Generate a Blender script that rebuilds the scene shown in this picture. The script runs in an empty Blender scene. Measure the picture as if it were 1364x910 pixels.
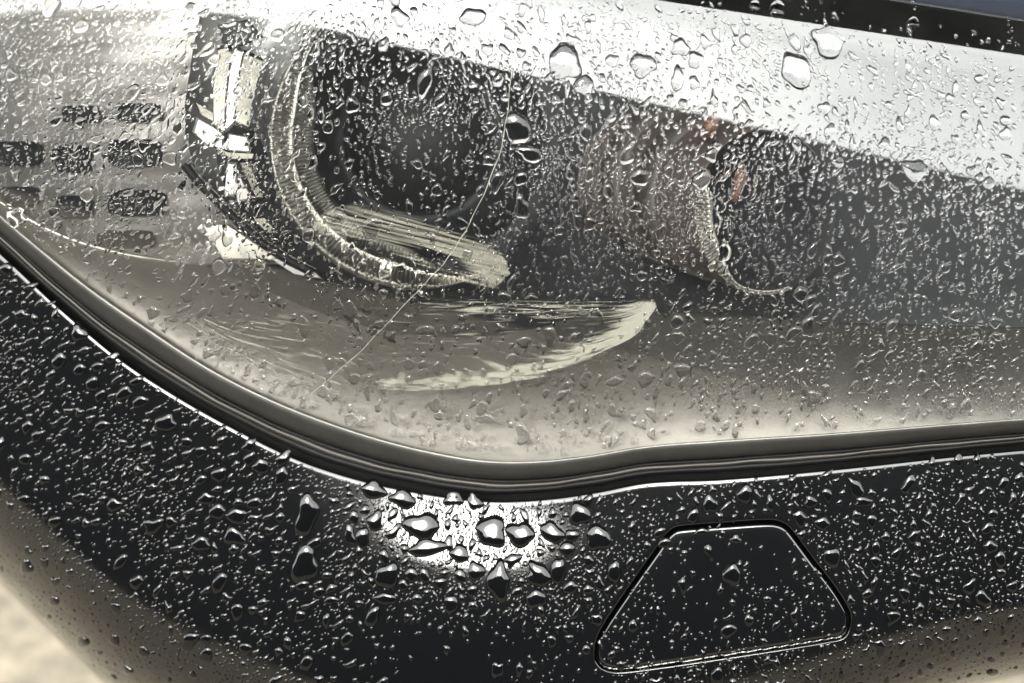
import bpy, math
import numpy as np
from mathutils import Vector
rng = np.random.default_rng(11)
R = math.radians
sc = bpy.context.scene
COL = sc.collection

# ------------------------------------------------------------------ camera
PITCH = R(28.0); DIST = 0.50; FW = 0.41
F = np.array([0.0, 0.0, 0.65])                 # a point on the lamp, 65 cm above the ground
AX_R = np.array([1.0, 0.0, 0.0])
AX_F = np.array([0.0, math.cos(PITCH), -math.sin(PITCH)])
AX_U = np.array([0.0, math.sin(PITCH), math.cos(PITCH)])
CAM = F - DIST * AX_F
K = FW / 1364.0 / DIST
PX = FW / 1364.0                                # metres per drawing unit at the lamp
cd = bpy.data.cameras.new('camera'); cam = bpy.data.objects.new('camera', cd); COL.objects.link(cam)
cam.location = CAM; cam.rotation_euler = (math.pi / 2 - PITCH, 0, 0)
cd.sensor_width = 36.0; cd.lens = 36.0 * DIST / FW
cd.clip_start = 0.01; cd.clip_end = 500.0
cd.dof.use_dof = True; cd.dof.focus_distance = DIST + 0.004
cd.dof.aperture_fstop = (cd.lens / 1000.0) / 0.0065
sc.camera = cam

# ------------------------------------------------------------------ sky, sun, exposure
SUN_EL, SUN_AZ = R(38.5), R(196.0)
w = bpy.data.worlds.new('World'); sc.world = w; w.use_nodes = True
wn = w.node_tree; wn.nodes.clear()
sky = wn.nodes.new('ShaderNodeTexSky'); sky.sky_type = 'NISHITA'; sky.sun_disc = False
sky.sun_elevation = SUN_EL; sky.sun_rotation = SUN_AZ
sky.dust_density = 6.0; sky.air_density = 1.0; sky.ozone_density = 1.0
hsv = wn.nodes.new('ShaderNodeHueSaturation'); hsv.inputs['Saturation'].default_value = 0.22
bg = wn.nodes.new('ShaderNodeBackground'); bg.inputs['Strength'].default_value = 0.10
wo = wn.nodes.new('ShaderNodeOutputWorld')
wn.links.new(sky.outputs[0], hsv.inputs['Color']); 
# high overcast: an even pale cloud layer, slightly mottled, over most of the clear sky
wtc = wn.nodes.new('ShaderNodeTexCoord')
wnz = wn.nodes.new('ShaderNodeTexNoise'); wnz.inputs['Scale'].default_value = 2.5; wnz.inputs['Detail'].default_value = 5.0
wn.links.new(wtc.outputs['Generated'], wnz.inputs['Vector'])
wcr = wn.nodes.new('ShaderNodeValToRGB')
wcr.color_ramp.elements[0].position = 0.3; wcr.color_ramp.elements[0].color = (14, 14.4, 14.0, 1)
wcr.color_ramp.elements[1].position = 0.7; wcr.color_ramp.elements[1].color = (21, 21.4, 20.5, 1)
wn.links.new(wnz.outputs[0], wcr.inputs['Fac'])
wmx = wn.nodes.new('ShaderNodeMix'); wmx.data_type = 'RGBA'; wmx.inputs['Factor'].default_value = 0.78
wn.links.new(hsv.outputs[0], wmx.inputs['A']); wn.links.new(wcr.outputs[0], wmx.inputs['B'])
wn.links.new(wmx.outputs['Result'], bg.inputs['Color'])
wn.links.new(bg.outputs[0], wo.inputs['Surface'])
sd = bpy.data.lights.new('sun', 'SUN'); sd.energy = 0.55; sd.angle = R(17.0); sd.color = (1.0, 0.96, 0.9)
sun = bpy.data.objects.new('sun', sd); COL.objects.link(sun)
sdir = Vector((math.sin(SUN_AZ) * math.cos(SUN_EL), math.cos(SUN_AZ) * math.cos(SUN_EL), math.sin(SUN_EL)))
sun.rotation_euler = sdir.to_track_quat('Z', 'Y').to_euler(); sun.location = sdir * 20
vs = sc.view_settings; vs.view_transform = 'Standard'; vs.look = 'None'; vs.gamma = 1.0
vs.use_curve_mapping = False; vs.exposure = 3.1
cy = sc.cycles
cy.use_denoising = True; cy.max_bounces = 14; cy.transmission_bounces = 10; cy.glossy_bounces = 6
cy.diffuse_bounces = 3; cy.transparent_max_bounces = 12
cy.sample_clamp_indirect = 1.5; cy.sample_clamp_direct = 0.0; cy.blur_glossy = 0.3

# ------------------------------------------------------------------ helpers
def at(px, py, h):
    """point seen along drawing coordinates px, py, raised h metres off the focal plane"""
    px, py, h = np.broadcast_arrays(np.asarray(px, float), np.asarray(py, float), np.asarray(h, float))
    d = AX_F + ((px - 682) * K)[..., None] * AX_R + ((455 - py) * K)[..., None] * AX_U
    return CAM + (DIST - h)[..., None] * d

def mesh(name, verts, faces, mat, parent=None, smooth=True, sheet=True, cat=None, label=None, group=None, kind=None):
    me = bpy.data.meshes.new(name)
    verts = np.asarray(verts, np.float32).reshape(-1, 3)
    if isinstance(faces, np.ndarray):
        n, k = faces.shape
        if sheet:                                   # open sheets face outwards, towards the viewer's side
            a_, b_, c_ = verts[faces[:, 0]], verts[faces[:, 1]], verts[faces[:, 2]]
            if (np.cross(b_ - a_, c_ - a_) * (CAM - a_)).sum() < 0: faces = faces[:, ::-1]
        me.vertices.add(len(verts)); me.vertices.foreach_set('co', verts.ravel())
        me.loops.add(n * k); me.loops.foreach_set('vertex_index', faces.astype(np.int32).ravel())
        me.polygons.add(n); me.polygons.foreach_set('loop_start', np.arange(0, n * k, k, dtype=np.int32))
        me.polygons.foreach_set('loop_total', np.full(n, k, np.int32))
        me.update(calc_edges=True); me.validate()
    else:
        me.from_pydata([tuple(v) for v in verts], [], faces)
    me.polygons.foreach_set('use_smooth', np.full(len(me.polygons), smooth, bool))
    me.materials.append(mat)
    return link(name, me, parent, cat, label, group, kind)

def link(name, me, parent=None, cat=None, label=None, group=None, kind=None):
    o = bpy.data.objects.new(name, me); COL.objects.link(o)
    if parent is not None: o.parent = parent
    if cat: o['category'] = cat
    if label: o['label'] = label
    if group: o['group'] = group
    if kind: o['kind'] = kind
    return o

def grid_faces(nr, nc, close=False):
    """faces of a rows x cols vertex grid; close joins the last column with the first"""
    i, j = np.meshgrid(np.arange(nr - 1), np.arange(nc if close else nc - 1), indexing='ij')
    i, j = i.ravel(), j.ravel(); j2 = (j + 1) % nc
    return np.stack([i * nc + j, (i + 1) * nc + j, (i + 1) * nc + j2, i * nc + j2], 1)

def smooth_interp(x, xs, ys):
    """monotone-ish cubic through the points (Catmull-Rom tangents)"""
    xs = np.asarray(xs, float); ys = np.asarray(ys, float); x = np.asarray(x, float)
    m = np.gradient(ys, xs)
    i = np.clip(np.searchsorted(xs, x) - 1, 0, len(xs) - 2)
    h = xs[i + 1] - xs[i]; t = np.clip((x - xs[i]) / h, 0, 1)
    return ((2*t**3 - 3*t**2 + 1) * ys[i] + (t**3 - 2*t**2 + t) * h * m[i]
            + (-2*t**3 + 3*t**2) * ys[i + 1] + (t**3 - t**2) * h * m[i + 1])

def sstep(a, b, x):
    t = np.clip((x - a) / (b - a), 0, 1); return t * t * (3 - 2 * t)

# ------------------------------------------------------------------ materials
def newmat(name):
    m = bpy.data.materials.new(name); m.use_nodes = True
    nt = m.node_tree; nt.nodes.clear()
    out = nt.nodes.new('ShaderNodeOutputMaterial')
    return m, nt, out
def N(nt, t, **kw):
    n = nt.nodes.new(t)
    for k, v in kw.items():
        if k in n.inputs: n.inputs[k].default_value = v
        else: setattr(n, k, v)
    return n
def principled(name, col, rough=0.5, metal=0.0, spec=0.5, coat=0.0, noise=0.0, nscale=60.0, bump=0.0, bscale=400.0, rvar=0.0):
    m, nt, out = newmat(name)
    b = N(nt, 'ShaderNodeBsdfPrincipled')
    b.inputs['Base Color'].default_value = (*col, 1); b.inputs['Roughness'].default_value = rough
    b.inputs['Metallic'].default_value = metal; b.inputs['Specular IOR Level'].default_value = spec
    b.inputs['Coat Weight'].default_value = coat; b.inputs['Coat Roughness'].default_value = 0.03
    tc = N(nt, 'ShaderNodeTexCoord')
    if noise or rvar:
        nz = N(nt, 'ShaderNodeTexNoise', Scale=nscale, Detail=6.0, Roughness=0.65)
        nt.links.new(tc.outputs['Object'], nz.inputs['Vector'])
        if noise:
            mr = N(nt, 'ShaderNodeMapRange'); mr.inputs[1].default_value = 0.3; mr.inputs[2].default_value = 0.7
            mr.inputs[3].default_value = 1 - noise; mr.inputs[4].default_value = 1 + noise
            nt.links.new(nz.outputs[0], mr.inputs[0])
            mx = N(nt, 'ShaderNodeVectorMath', operation='SCALE'); mx.inputs[0].default_value = col
            nt.links.new(mr.outputs[0], mx.inputs['Scale']); nt.links.new(mx.outputs[0], b.inputs['Base Color'])
        if rvar:
            m2 = N(nt, 'ShaderNodeMapRange'); m2.inputs[1].default_value = 0.3; m2.inputs[2].default_value = 0.7
            m2.inputs[3].default_value = max(0.0, rough - rvar); m2.inputs[4].default_value = rough + rvar
            nt.links.new(nz.outputs[0], m2.inputs[0]); nt.links.new(m2.outputs[0], b.inputs['Roughness'])
    if bump:
        nb = N(nt, 'ShaderNodeTexNoise', Scale=bscale, Detail=4.0)
        nt.links.new(tc.outputs['Object'], nb.inputs['Vector'])
        bp = N(nt, 'ShaderNodeBump', Strength=bump, Distance=0.001)
        nt.links.new(nb.outputs[0], bp.inputs['Height']); nt.links.new(bp.outputs[0], b.inputs['Normal'])
    nt.links.new(b.outputs[0], out.inputs[0])
    return m

M_paint = principled('black_paint', (0.0010, 0.0011, 0.0013), 0.11, rvar=0.03, nscale=25, spec=0.5, bump=0.02, bscale=900)
M_bonnet = principled('dark_blue_paint', (0.006, 0.0085, 0.016), 0.34, rvar=0.03, nscale=25)
M_chrome = principled('chrome', (0.046, 0.0445, 0.039), 0.16, metal=1.0, rvar=0.03, nscale=80)
M_satin = principled('satin_silver', (0.165, 0.16, 0.152), 0.48, metal=0.9, noise=0.08, nscale=30, bump=0.05)
M_bezel = principled('silver_bezel', (0.205, 0.199, 0.183), 0.50, metal=1.0, noise=0.05, nscale=18, bump=0.05, bscale=1200)
M_black = principled('black_plastic', (0.0028, 0.0034, 0.0044), 0.55, spec=0.15, noise=0.3, nscale=40)
M_tube = principled('grey_tube', (0.027, 0.020, 0.0185), 0.42, noise=0.15, nscale=40)
M_band = principled('pale_band', (0.034, 0.029, 0.027), 0.42, noise=0.1)
M_rubber = principled('black_rubber', (0.003, 0.003, 0.003), 0.7, spec=0.2, noise=0.3, nscale=120, bump=0.2, bscale=1500)
M_flange = principled('brown_flange', (0.011, 0.009, 0.0065), 0.55, noise=0.35, nscale=90, rvar=0.1)
M_edge = principled('lens_edge_plastic', (0.010, 0.0098, 0.009), 0.42, spec=0.2, noise=0.2, nscale=60, rvar=0.06)
M_bead = principled('lens_bead', (0.07, 0.068, 0.06), 0.25, noise=0.2, nscale=120)
M_ring = principled('ring_metal', (0.34, 0.33, 0.30), 0.33, metal=1.0, noise=0.1, rvar=0.05, nscale=80)
M_dim = principled('dim_ring_metal', (0.22, 0.21, 0.185), 0.3, metal=1.0, noise=0.2, nscale=80)
M_amber = principled('amber_glass', (0.085, 0.034, 0.018), 0.45)
M_ground = principled('concrete', (0.165, 0.142, 0.105), 0.85, noise=0.45, nscale=26, bump=0.3, bscale=120)
M_added_slab = principled('added_slab_dark', (0.0065, 0.007, 0.0085), 0.8, noise=0.3, nscale=0.8)  # for the two unseen slabs added to shape the reflections

def lens_material():
    m, nt, out = newmat('clear_lens')
    fr = N(nt, 'ShaderNodeFresnel', IOR=1.78)
    tr = N(nt, 'ShaderNodeBsdfTransparent', Color=(0.93, 0.935, 0.925, 1))
    gl = N(nt, 'ShaderNodeBsdfGlossy', Roughness=0.03)
    tc = N(nt, 'ShaderNodeTexCoord')
    nz = N(nt, 'ShaderNodeTexNoise', Scale=22.0, Detail=7.0, Roughness=0.7)
    nt.links.new(tc.outputs['Object'], nz.inputs['Vector'])
    mr = N(nt, 'ShaderNodeMapRange'); mr.inputs[1].default_value = 0.35; mr.inputs[2].default_value = 0.75
    mr.inputs[3].default_value = 0.0020; mr.inputs[4].default_value = 0.0075
    nt.links.new(nz.outputs[0], mr.inputs[0])
    df = N(nt, 'ShaderNodeBsdfDiffuse', Color=(0.6, 0.6, 0.58, 1))
    m1 = N(nt, 'ShaderNodeMixShader'); m2 = N(nt, 'ShaderNodeMixShader')
    nt.links.new(mr.outputs[0], m1.inputs[0]); nt.links.new(tr.outputs[0], m1.inputs[1]); nt.links.new(df.outputs[0], m1.inputs[2])
    nt.links.new(fr.outputs[0], m2.inputs[0]); nt.links.new(m1.outputs[0], m2.inputs[1]); nt.links.new(gl.outputs[0], m2.inputs[2])
    nt.links.new(m2.outputs[0], out.inputs[0])
    return m
M_lens = lens_material()

def water_material():
    m, nt, out = newmat('water')
    g = N(nt, 'ShaderNodeBsdfGlass', IOR=1.333, Roughness=0.0, Color=(0.99, 0.99, 0.99, 1))
    nt.links.new(g.outputs[0], out.inputs[0]); return m
M_water = water_material()
# a drop lying on black paint: what enters it is swallowed by the paint, only its skin mirrors the surroundings
M_bead_water = principled('water_on_black_paint', (0.0010, 0.0011, 0.0013), 0.0)
M_bead_water.node_tree.nodes['Principled BSDF'].inputs['IOR'].default_value = 1.37

def scuff_material(name, col, sx, sy, lo, hi, top):
    """abraded plastic: pale streaks along the wipe direction, clear between them; UV = (along, across) in drawing units"""
    m, nt, out = newmat(name)
    uv = N(nt, 'ShaderNodeUVMap'); uv.uv_map = 'wipe'
    mp = N(nt, 'ShaderNodeMapping'); mp.inputs['Scale'].default_value = (sx, sy, 1)
    nz = N(nt, 'ShaderNodeTexNoise', Scale=1.0, Detail=3.0, Roughness=0.6)
    nt.links.new(uv.outputs[0], mp.inputs[0]); nt.links.new(mp.outputs[0], nz.inputs['Vector'])
    at_ = N(nt, 'ShaderNodeAttribute'); at_.attribute_name = 'wear'
    ad = N(nt, 'ShaderNodeMath', operation='ADD'); nt.links.new(nz.outputs[0], ad.inputs[0]); nt.links.new(at_.outputs['Fac'], ad.inputs[1])
    mr = N(nt, 'ShaderNodeMapRange'); mr.inputs[1].default_value = lo; mr.inputs[2].default_value = hi
    mr.inputs[3].default_value = 0; mr.inputs[4].default_value = top
    nt.links.new(ad.outputs[0], mr.inputs[0])
    df = N(nt, 'ShaderNodeBsdfDiffuse', Color=(*col, 1)); tr = N(nt, 'ShaderNodeBsdfTransparent')
    mx = N(nt, 'ShaderNodeMixShader')
    nt.links.new(mr.outputs[0], mx.inputs[0]); nt.links.new(tr.outputs[0], mx.inputs[1]); nt.links.new(df.outputs[0], mx.inputs[2])
    nt.links.new(mx.outputs[0], out.inputs[0]); return m

# ------------------------------------------------------------------ shapes of the car: lamp and bumper
X0, X1 = -420, 1784
_s = np.arange(-1400, 1400, 2.0)
_th = np.clip(-4.9 - 0.043 * (_s + 364), -36, 30)
_hs = np.cumsum(np.tan(np.radians(_th))) * 2.0 * PX
_hs -= np.interp(-100, _s, _hs)
def HL(px, py):
    """lamp glass: convex, height above the focal plane"""
    px = np.asarray(px, float); py = np.asarray(py, float)
    s = (py - 455) * 0.949 - (px - 682) * 0.315
    h = np.interp(s, _s, _hs)
    h = h - PX * 4.5e-4 * np.clip(420 - px, 0, None) ** 2 - PX * 0.6e-4 * np.clip(px - 900, 0, None) ** 2
    q = np.clip(0.135 * (px - 560) - py, 0, None)          # the glass rolls over towards the bonnet
    return h - PX * np.where(q < 120, .0030 * q * q, 43.2 + .72 * (q - 120))
def YL(x):   # lower edge of the clear lens
    return smooth_interp(x, [-420,-200,-60,40,113,193,285,357,457,560,650,720,785,850,960,1100,1288,1500,1800],
                            [-60,120,236,322,381,437,496,532,571,600,615,615,608,597,588,579,564,548,525])
def YB(x):   # upper edge of the bumper
    return smooth_interp(x, [-420,-200,-60,0,78,164,238,315,400,480,560,650,740,800,850,960,1100,1288,1500,1800],
                            [-5,170,285,338,410,482,530,573,614,640,657,668,664,655,645,639,627,607,588,560])
def YS(x):   # where the bumper turns under
    return smooth_interp(x, [-420,-200,-60,20,75,150,300,480,700,1000,1150,1288,1500,1800],
                            [380,580,715,795,848,918,1005,1070,1095,1030,965,915,880,860])
_T = np.concatenate([np.linspace(0, .06, 26)[:-1], np.linspace(.06, 1, 330)])
_XC = np.arange(X0, X1 + 1, 4.0)
_base = np.interp(_T, [0,.005,.018,.07,.35,.62,.70,.78,.88,.95,1], [36,13,0,-1,-3,-7,-13,-30,-54,-70,-84])
_g = np.interp(_T, [0,.03,.115,.20,.28,.45], [0,8,11,9.5,5,0])
_gl = np.interp(_T, [0,.03,.3,.6], [0,7,4,0])
_B = np.exp(-(np.abs(_XC - 625) / 165.0) ** 2.6)
_TH = _base[None] + _B[:, None] * _g[None] - sstep(480, 150, _XC)[:, None] * _gl[None]
_span = (YS(_XC) - YB(_XC))
_dT = np.diff(_T, prepend=0)
_HB = np.cumsum(np.tan(np.radians(_TH)) * _dT[None] * _span[:, None] * PX, axis=1)
_top = HL(_XC, YL(_XC)) - 0.005
_HB += _top[:, None]
def HB(px, py):
    px = np.asarray(px, float); py = np.asarray(py, float)
    t = np.clip((py - YB(px)) / (YS(px) - YB(px)), 0, 1)
    fx = np.clip((px - X0) / 4.0, 0, len(_XC) - 1.001); i = fx.astype(int); fx = fx - i
    k = np.clip(np.searchsorted(_T, t) - 1, 0, len(_T) - 2); ft = (t - _T[k]) / (_T[k + 1] - _T[k])
    a = _HB[i, k] * (1 - ft) + _HB[i, k + 1] * ft
    b = _HB[i + 1, k] * (1 - ft) + _HB[i + 1, k + 1] * ft
    return a * (1 - fx) + b * fx
def L(px, py, d):     # a point d metres behind the glass
    return at(px, py, HL(px, py) - d)
def normals(Hf, px, py, e=1.5):
    a = at(px + e, py, Hf(px + e, py)) - at(px - e, py, Hf(px - e, py))
    b = at(px, py - e, Hf(px, py - e)) - at(px, py + e, Hf(px, py + e))
    n = np.cross(a, b); n /= np.linalg.norm(n, axis=-1, keepdims=True)
    return n

# ------------------------------------------------------------------ the ground, plus dark slabs added out of view
def box_faces(): return [(0,1,2,3),(7,6,5,4),(0,4,5,1),(1,5,6,2),(2,6,7,3),(3,7,4,0)]
g = 60.0
mesh('ground', [(-g,-g,0),(g,-g,0),(g,g,0),(-g,g,0)], [(0,1,2,3)], M_ground, smooth=False, kind='structure')
wy = -4.2; wh = 3.05  # upright slab added behind the camera, gives reflections their dark horizon
mesh('added_dark_wall', [(-26,wy-.3,-.1),(26,wy-.3,-.1),(26,wy,-.1),(-26,wy,-.1),(-26,wy-.3,wh),(26,wy-.3,wh),(26,wy,wh),(-26,wy,wh)],
     [(3,2,1,0),(4,5,6,7),(0,1,5,4),(1,2,6,5),(2,3,7,6),(3,0,4,7)], M_added_slab, smooth=False, kind='structure')

ry0 = -0.75; rz = 3.2  # overhead slab added out of view, cuts off the sky and darkens reflections
mesh('added_roof_slab', [(-14,ry0,rz),(14,ry0,rz),(14,8,rz),(-14,8,rz),(-14,ry0,rz+.2),(14,ry0,rz+.2),(14,8,rz+.2),(-14,8,rz+.2)],
     [(3,2,1,0),(4,5,6,7),(0,1,5,4),(1,2,6,5),(2,3,7,6),(3,0,4,7)], M_added_slab, smooth=False, sheet=False, kind='structure')
car = bpy.data.objects.new('car', None); COL.objects.link(car)
car['label'] = 'rain-wet black car front corner with a scuffed clear headlight'; car['category'] = 'car'
head = bpy.data.objects.new('headlight', None); COL.objects.link(head); head.parent = car
head['label'] = 'rain-spotted headlight with scuffed clear lens and chrome-ringed lamp inside'

# ---- washer cover outline in drawing units
_wc = np.array([(793,872),(797,884),(806,891),(825,894),(870,889),(940,879),(1039,864),(1100,854),(1122,849),(1130,838),(1132,822),(1127,808),
                (1110,781),(1083,746),(1060,715),(1051,704),(1041,697),(1021,694),(965,697.5),(908,702),(896,706),(886,715),(873,734),(835,788),(800,842)], float)
def resample_closed(p, n):
    """Catmull-Rom closed curve with n points at even spacing"""
    m = len(p); out = []
    for i in range(m):
        a, b, c, d = p[i-1], p[i], p[(i+1) % m], p[(i+2) % m]
        for t in np.linspace(0, 1, 24, endpoint=False):
            out.append(0.5*((2*b)+(-a+c)*t+(2*a-5*b+4*c-d)*t*t+(-a+3*b-3*c+d)*t**3))
    out = np.array(out); q = np.vstack([out, out[:1]])
    L_ = np.concatenate([[0], np.cumsum(np.linalg.norm(np.diff(q, axis=0), axis=1))])
    s = np.linspace(0, L_[-1], n, endpoint=False)
    return np.stack([np.interp(s, L_, q[:, 0]), np.interp(s, L_, q[:, 1])], 1)
WC = resample_closed(_wc, 170)
_nx = np.roll(WC, -1, 0) - np.roll(WC, 1, 0); _nx /= np.linalg.norm(_nx, axis=1, keepdims=True)
WCN = np.stack([_nx[:, 1], -_nx[:, 0]], 1)
if ((WC + WCN * 5 - WC.mean(0)) ** 2).sum() > ((WC - WC.mean(0)) ** 2).sum(): WCN = -WCN      # point inwards
def wc_dist(px, py):
    """signed distance to the washer cover outline (positive inside)"""
    px = np.asarray(px, float).ravel(); py = np.asarray(py, float).ravel()
    near = (px > 770) & (px < 1155) & (py > 670) & (py < 915)
    d = np.full(px.shape, -99.0); q = np.stack([px[near], py[near]], 1)
    best = np.full(len(q), 1e9); sg = np.zeros(len(q))
    for i in range(len(WC)):
        v = q - WC[i]; dd = (v ** 2).sum(1); m = dd < best
        best[m] = dd[m]; sg[m] = (v[m] * WCN[i]).sum(1)
    d[near] = np.sqrt(best) * np.sign(sg)
    return d

# ---- bumper
xs = np.arange(X0, X1 + 1, 4.0)
xs = np.unique(np.concatenate([xs, np.arange(780, 1150, 2.0)]))
ts = np.concatenate([[0, .004, .008, .012, .018, .025, .035, .05], np.linspace(.065, 1, 150)])
gx, gt = np.meshgrid(xs, ts); gy = YB(gx) + gt * (YS(gx) - YB(gx))
hb = HB(gx, gy)
dd = wc_dist(gx, gy).reshape(gx.shape)
hb = hb - 0.007 * sstep(-3.5, -0.5, dd)
P = at(gx, gy, hb)
P_top = at(xs, YB(xs) - 1.0, HB(xs, YB(xs)) - 0.0025); P_top2 = at(xs, YB(xs) - 1.5, HB(xs, YB(xs)) - 0.03)
eb = HB(xs, YS(xs)); P_u1 = at(xs, YS(xs) + 2, eb - 0.03); P_u2 = at(xs, YS(xs) + 4, eb - 0.22)
P = np.concatenate([P_top2[None], P_top[None], P, P_u1[None], P_u2[None]])
nr = P.shape[0]
bumper = mesh('bumper', P, grid_faces(nr, len(xs))[:, ::-1], M_paint, car)
bumper['label'] = 'glossy black painted bumper covered in raindrops'
# rolled lip round the washer cover opening, and the cover itself
def ring_pts(off, dh):
    q = WC + WCN * off[:, None] if isinstance(off, np.ndarray) else WC + WCN * off
    return at(q[:, 0], q[:, 1], HB(q[:, 0], q[:, 1]) + dh)
lip = [(-6.0, 2e-5), (-3.2, 3e-5), (-2.0, -1e-4), (-1.2, -5e-4), (-0.8, -1.4e-3), (-0.6, -4e-3), (-0.5, -7.5e-3)]
mesh('opening_lip', np.concatenate([ring_pts(*l) for l in lip]), grid_faces(len(lip), len(WC), True), M_paint, bumper)
cen = WC.mean(0)
cv = [(3.4, -6e-3), (3.5, -2.2e-3), (3.8, -1.2e-3), (4.5, -5e-4), (5.8, -1e-4), (7.8, 0)]
rings = [ring_pts(*l) for l in cv]
q0 = WC + WCN * 7.8
for f in np.linspace(.92, .15, 12):
    q = cen + (q0 - cen) * f; rings.append(at(q[:, 0], q[:, 1], HB(q[:, 0], q[:, 1])))
cover = mesh('washer_cover', np.concatenate(rings), grid_faces(len(rings), len(WC), True), M_paint, bumper)
cover['label'] = 'trapezoid headlight washer cover with rounded corners'
fc = [tuple(range((len(rings)-1)*len(WC), len(rings)*len(WC)))]
me = cover.data
import bmesh
bm = bmesh.new(); bm.from_mesh(me); bm.verts.ensure_lookup_table()
f_ = bm.faces.new([bm.verts[i] for i in fc[0]]); f_.smooth = True
bm.normal_update(); bm.to_mesh(me); bm.free()

# ---- clear lens
xs = np.arange(X0, X1 + 1, 6.0); vs_ = np.linspace(0, 1, 150)
gx, gv = np.meshgrid(xs, vs_)
ytop = -260.0 + 0.0 * gx; gy = ytop + gv * (YL(gx) - ytop)
P = at(gx, gy, HL(gx, gy))
lens = mesh('lens', P, grid_faces(len(vs_), len(xs))[:, ::-1], M_lens, head)
lens['label'] = 'clear curved plastic lens wet with rain'

# ---- rim under the lens
def sweep(name, prof, mat, step=6.0, jit=0.0):
    xs = np.arange(X0, X1 + 1, step)
    yl, yb = YL(xs), YB(xs); h0 = HL(xs, yl)
    kink = np.exp(-((xs - 855) / 30.0) ** 2)
    rows = []
    for f, dh in prof:
        wob = jit * np.sin(xs * 0.031 + f * 9) + jit * 0.6 * np.sin(xs * 0.083 + f * 5)
        rows.append(at(xs, yl + (f + wob) * (yb - yl), h0 + dh))
    return mesh(name, np.array(rows), grid_faces(len(prof), len(xs))[:, ::-1], mat, head)
sweep('lens_bead', [(-.03,-.0006),(-.02,.0001),(.0,.0006),(.03,.0005),(.05,-.0003)], M_bead)
sweep('lens_edge', [(.03,-.0004),(.08,-.0003),(.15,-.0008),(.25,-.0019),(.36,-.0036),(.42,-.0052),(.44,-.009)], M_edge)
sweep('flange', [(.42,-.012),(.46,-.0085),(.49,-.0082),(.52,-.0085),(.54,-.012)], M_rubber, jit=.006)
sweep('flange_ridge', [(.52,-.0105),(.55,-.0072),(.58,-.0068),(.63,-.0074),(.66,-.011)], M_flange, jit=.012)
sweep('seal', [(.62,-.011),(.68,-.0085),(.73,-.0085),(.79,-.012),(.80,-.02)], M_rubber, jit=.006)
sweep('gap_liner', [(.70,-.021),(.9,-.022),(1.06,-.026)], M_rubber)

# ---- housing behind everything
xs = np.arange(X0, X1 + 1, 40.0)
prof = [(0.0, 0.001, 'b'), (0.02, 0.09, 'b')]
rows = []
for d in (0.018, 0.16): rows.append(at(xs, YL(xs) + 30, HL(xs, YL(xs)) - d))
for y in np.linspace(380, -258, 8): rows.append(at(xs, np.minimum(y, YL(xs)), HL(xs, 200 + 0 * xs) - 0.16))
rows.append(at(xs, -259 + 0 * xs, HL(xs, -258 + 0 * xs) - 0.001))
mesh('housing', np.array(rows), grid_faces(len(rows), len(xs)), M_black, head)

# ---- lower grey bezel
def YT(x):
    return smooth_interp(x, [-420,-200,0,75,150,230,300,380,470,560,700,930,1100,1288,1500,1800],
                            [-40,120,270,312,336,349,353,366,388,400,408,418,428,434,438,440])
xs = np.arange(X0, X1 + 1, 8.0); vs_ = np.linspace(0, 1, 40); gx, gv = np.meshgrid(xs, vs_)
gy = YT(gx) + gv * (YL(gx) + 6 - YT(gx))
dep = 0.010 + PX * (YL(gx) + 6 - YT(gx)) * (.50 * (1 - gv) + .40 * (1 - gv) ** 2)
P = np.concatenate([L(xs, YT(xs), 0.10 + 0 * xs)[None], at(gx, gy, HL(gx, gy) - dep)])
bez = mesh('lower_bezel', P, grid_faces(P.shape[0], len(xs))[:, ::-1], M_bezel, head)
bez['label'] = 'smooth grey bezel along the bottom of the headlight'

def tube(name, pts, rad, mat, parent, n=8, kind=None):
    pts = np.asarray(pts, float); rad = np.broadcast_to(rad, (len(pts),))
    T = np.gradient(pts, axis=0); T /= np.linalg.norm(T, axis=1, keepdims=True)
    A = np.cross(T, AX_F); A /= np.linalg.norm(A, axis=1, keepdims=True); B = np.cross(T, A)
    an = np.linspace(0, 2 * np.pi, n, endpoint=False)
    V = pts[:, None] + rad[:, None, None] * (np.cos(an)[None, :, None] * A[:, None] + np.sin(an)[None, :, None] * B[:, None])
    return mesh(name, V, grid_faces(len(pts), n, True), mat, parent, kind=kind)
xs = np.linspace(-300, 400, 90)
tube('bezel_edge', L(xs, YT(xs) - 1, 0.009 + PX * .9 * (YL(xs) + 6 - YT(xs))), 0.0011, M_ring, head)

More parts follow.
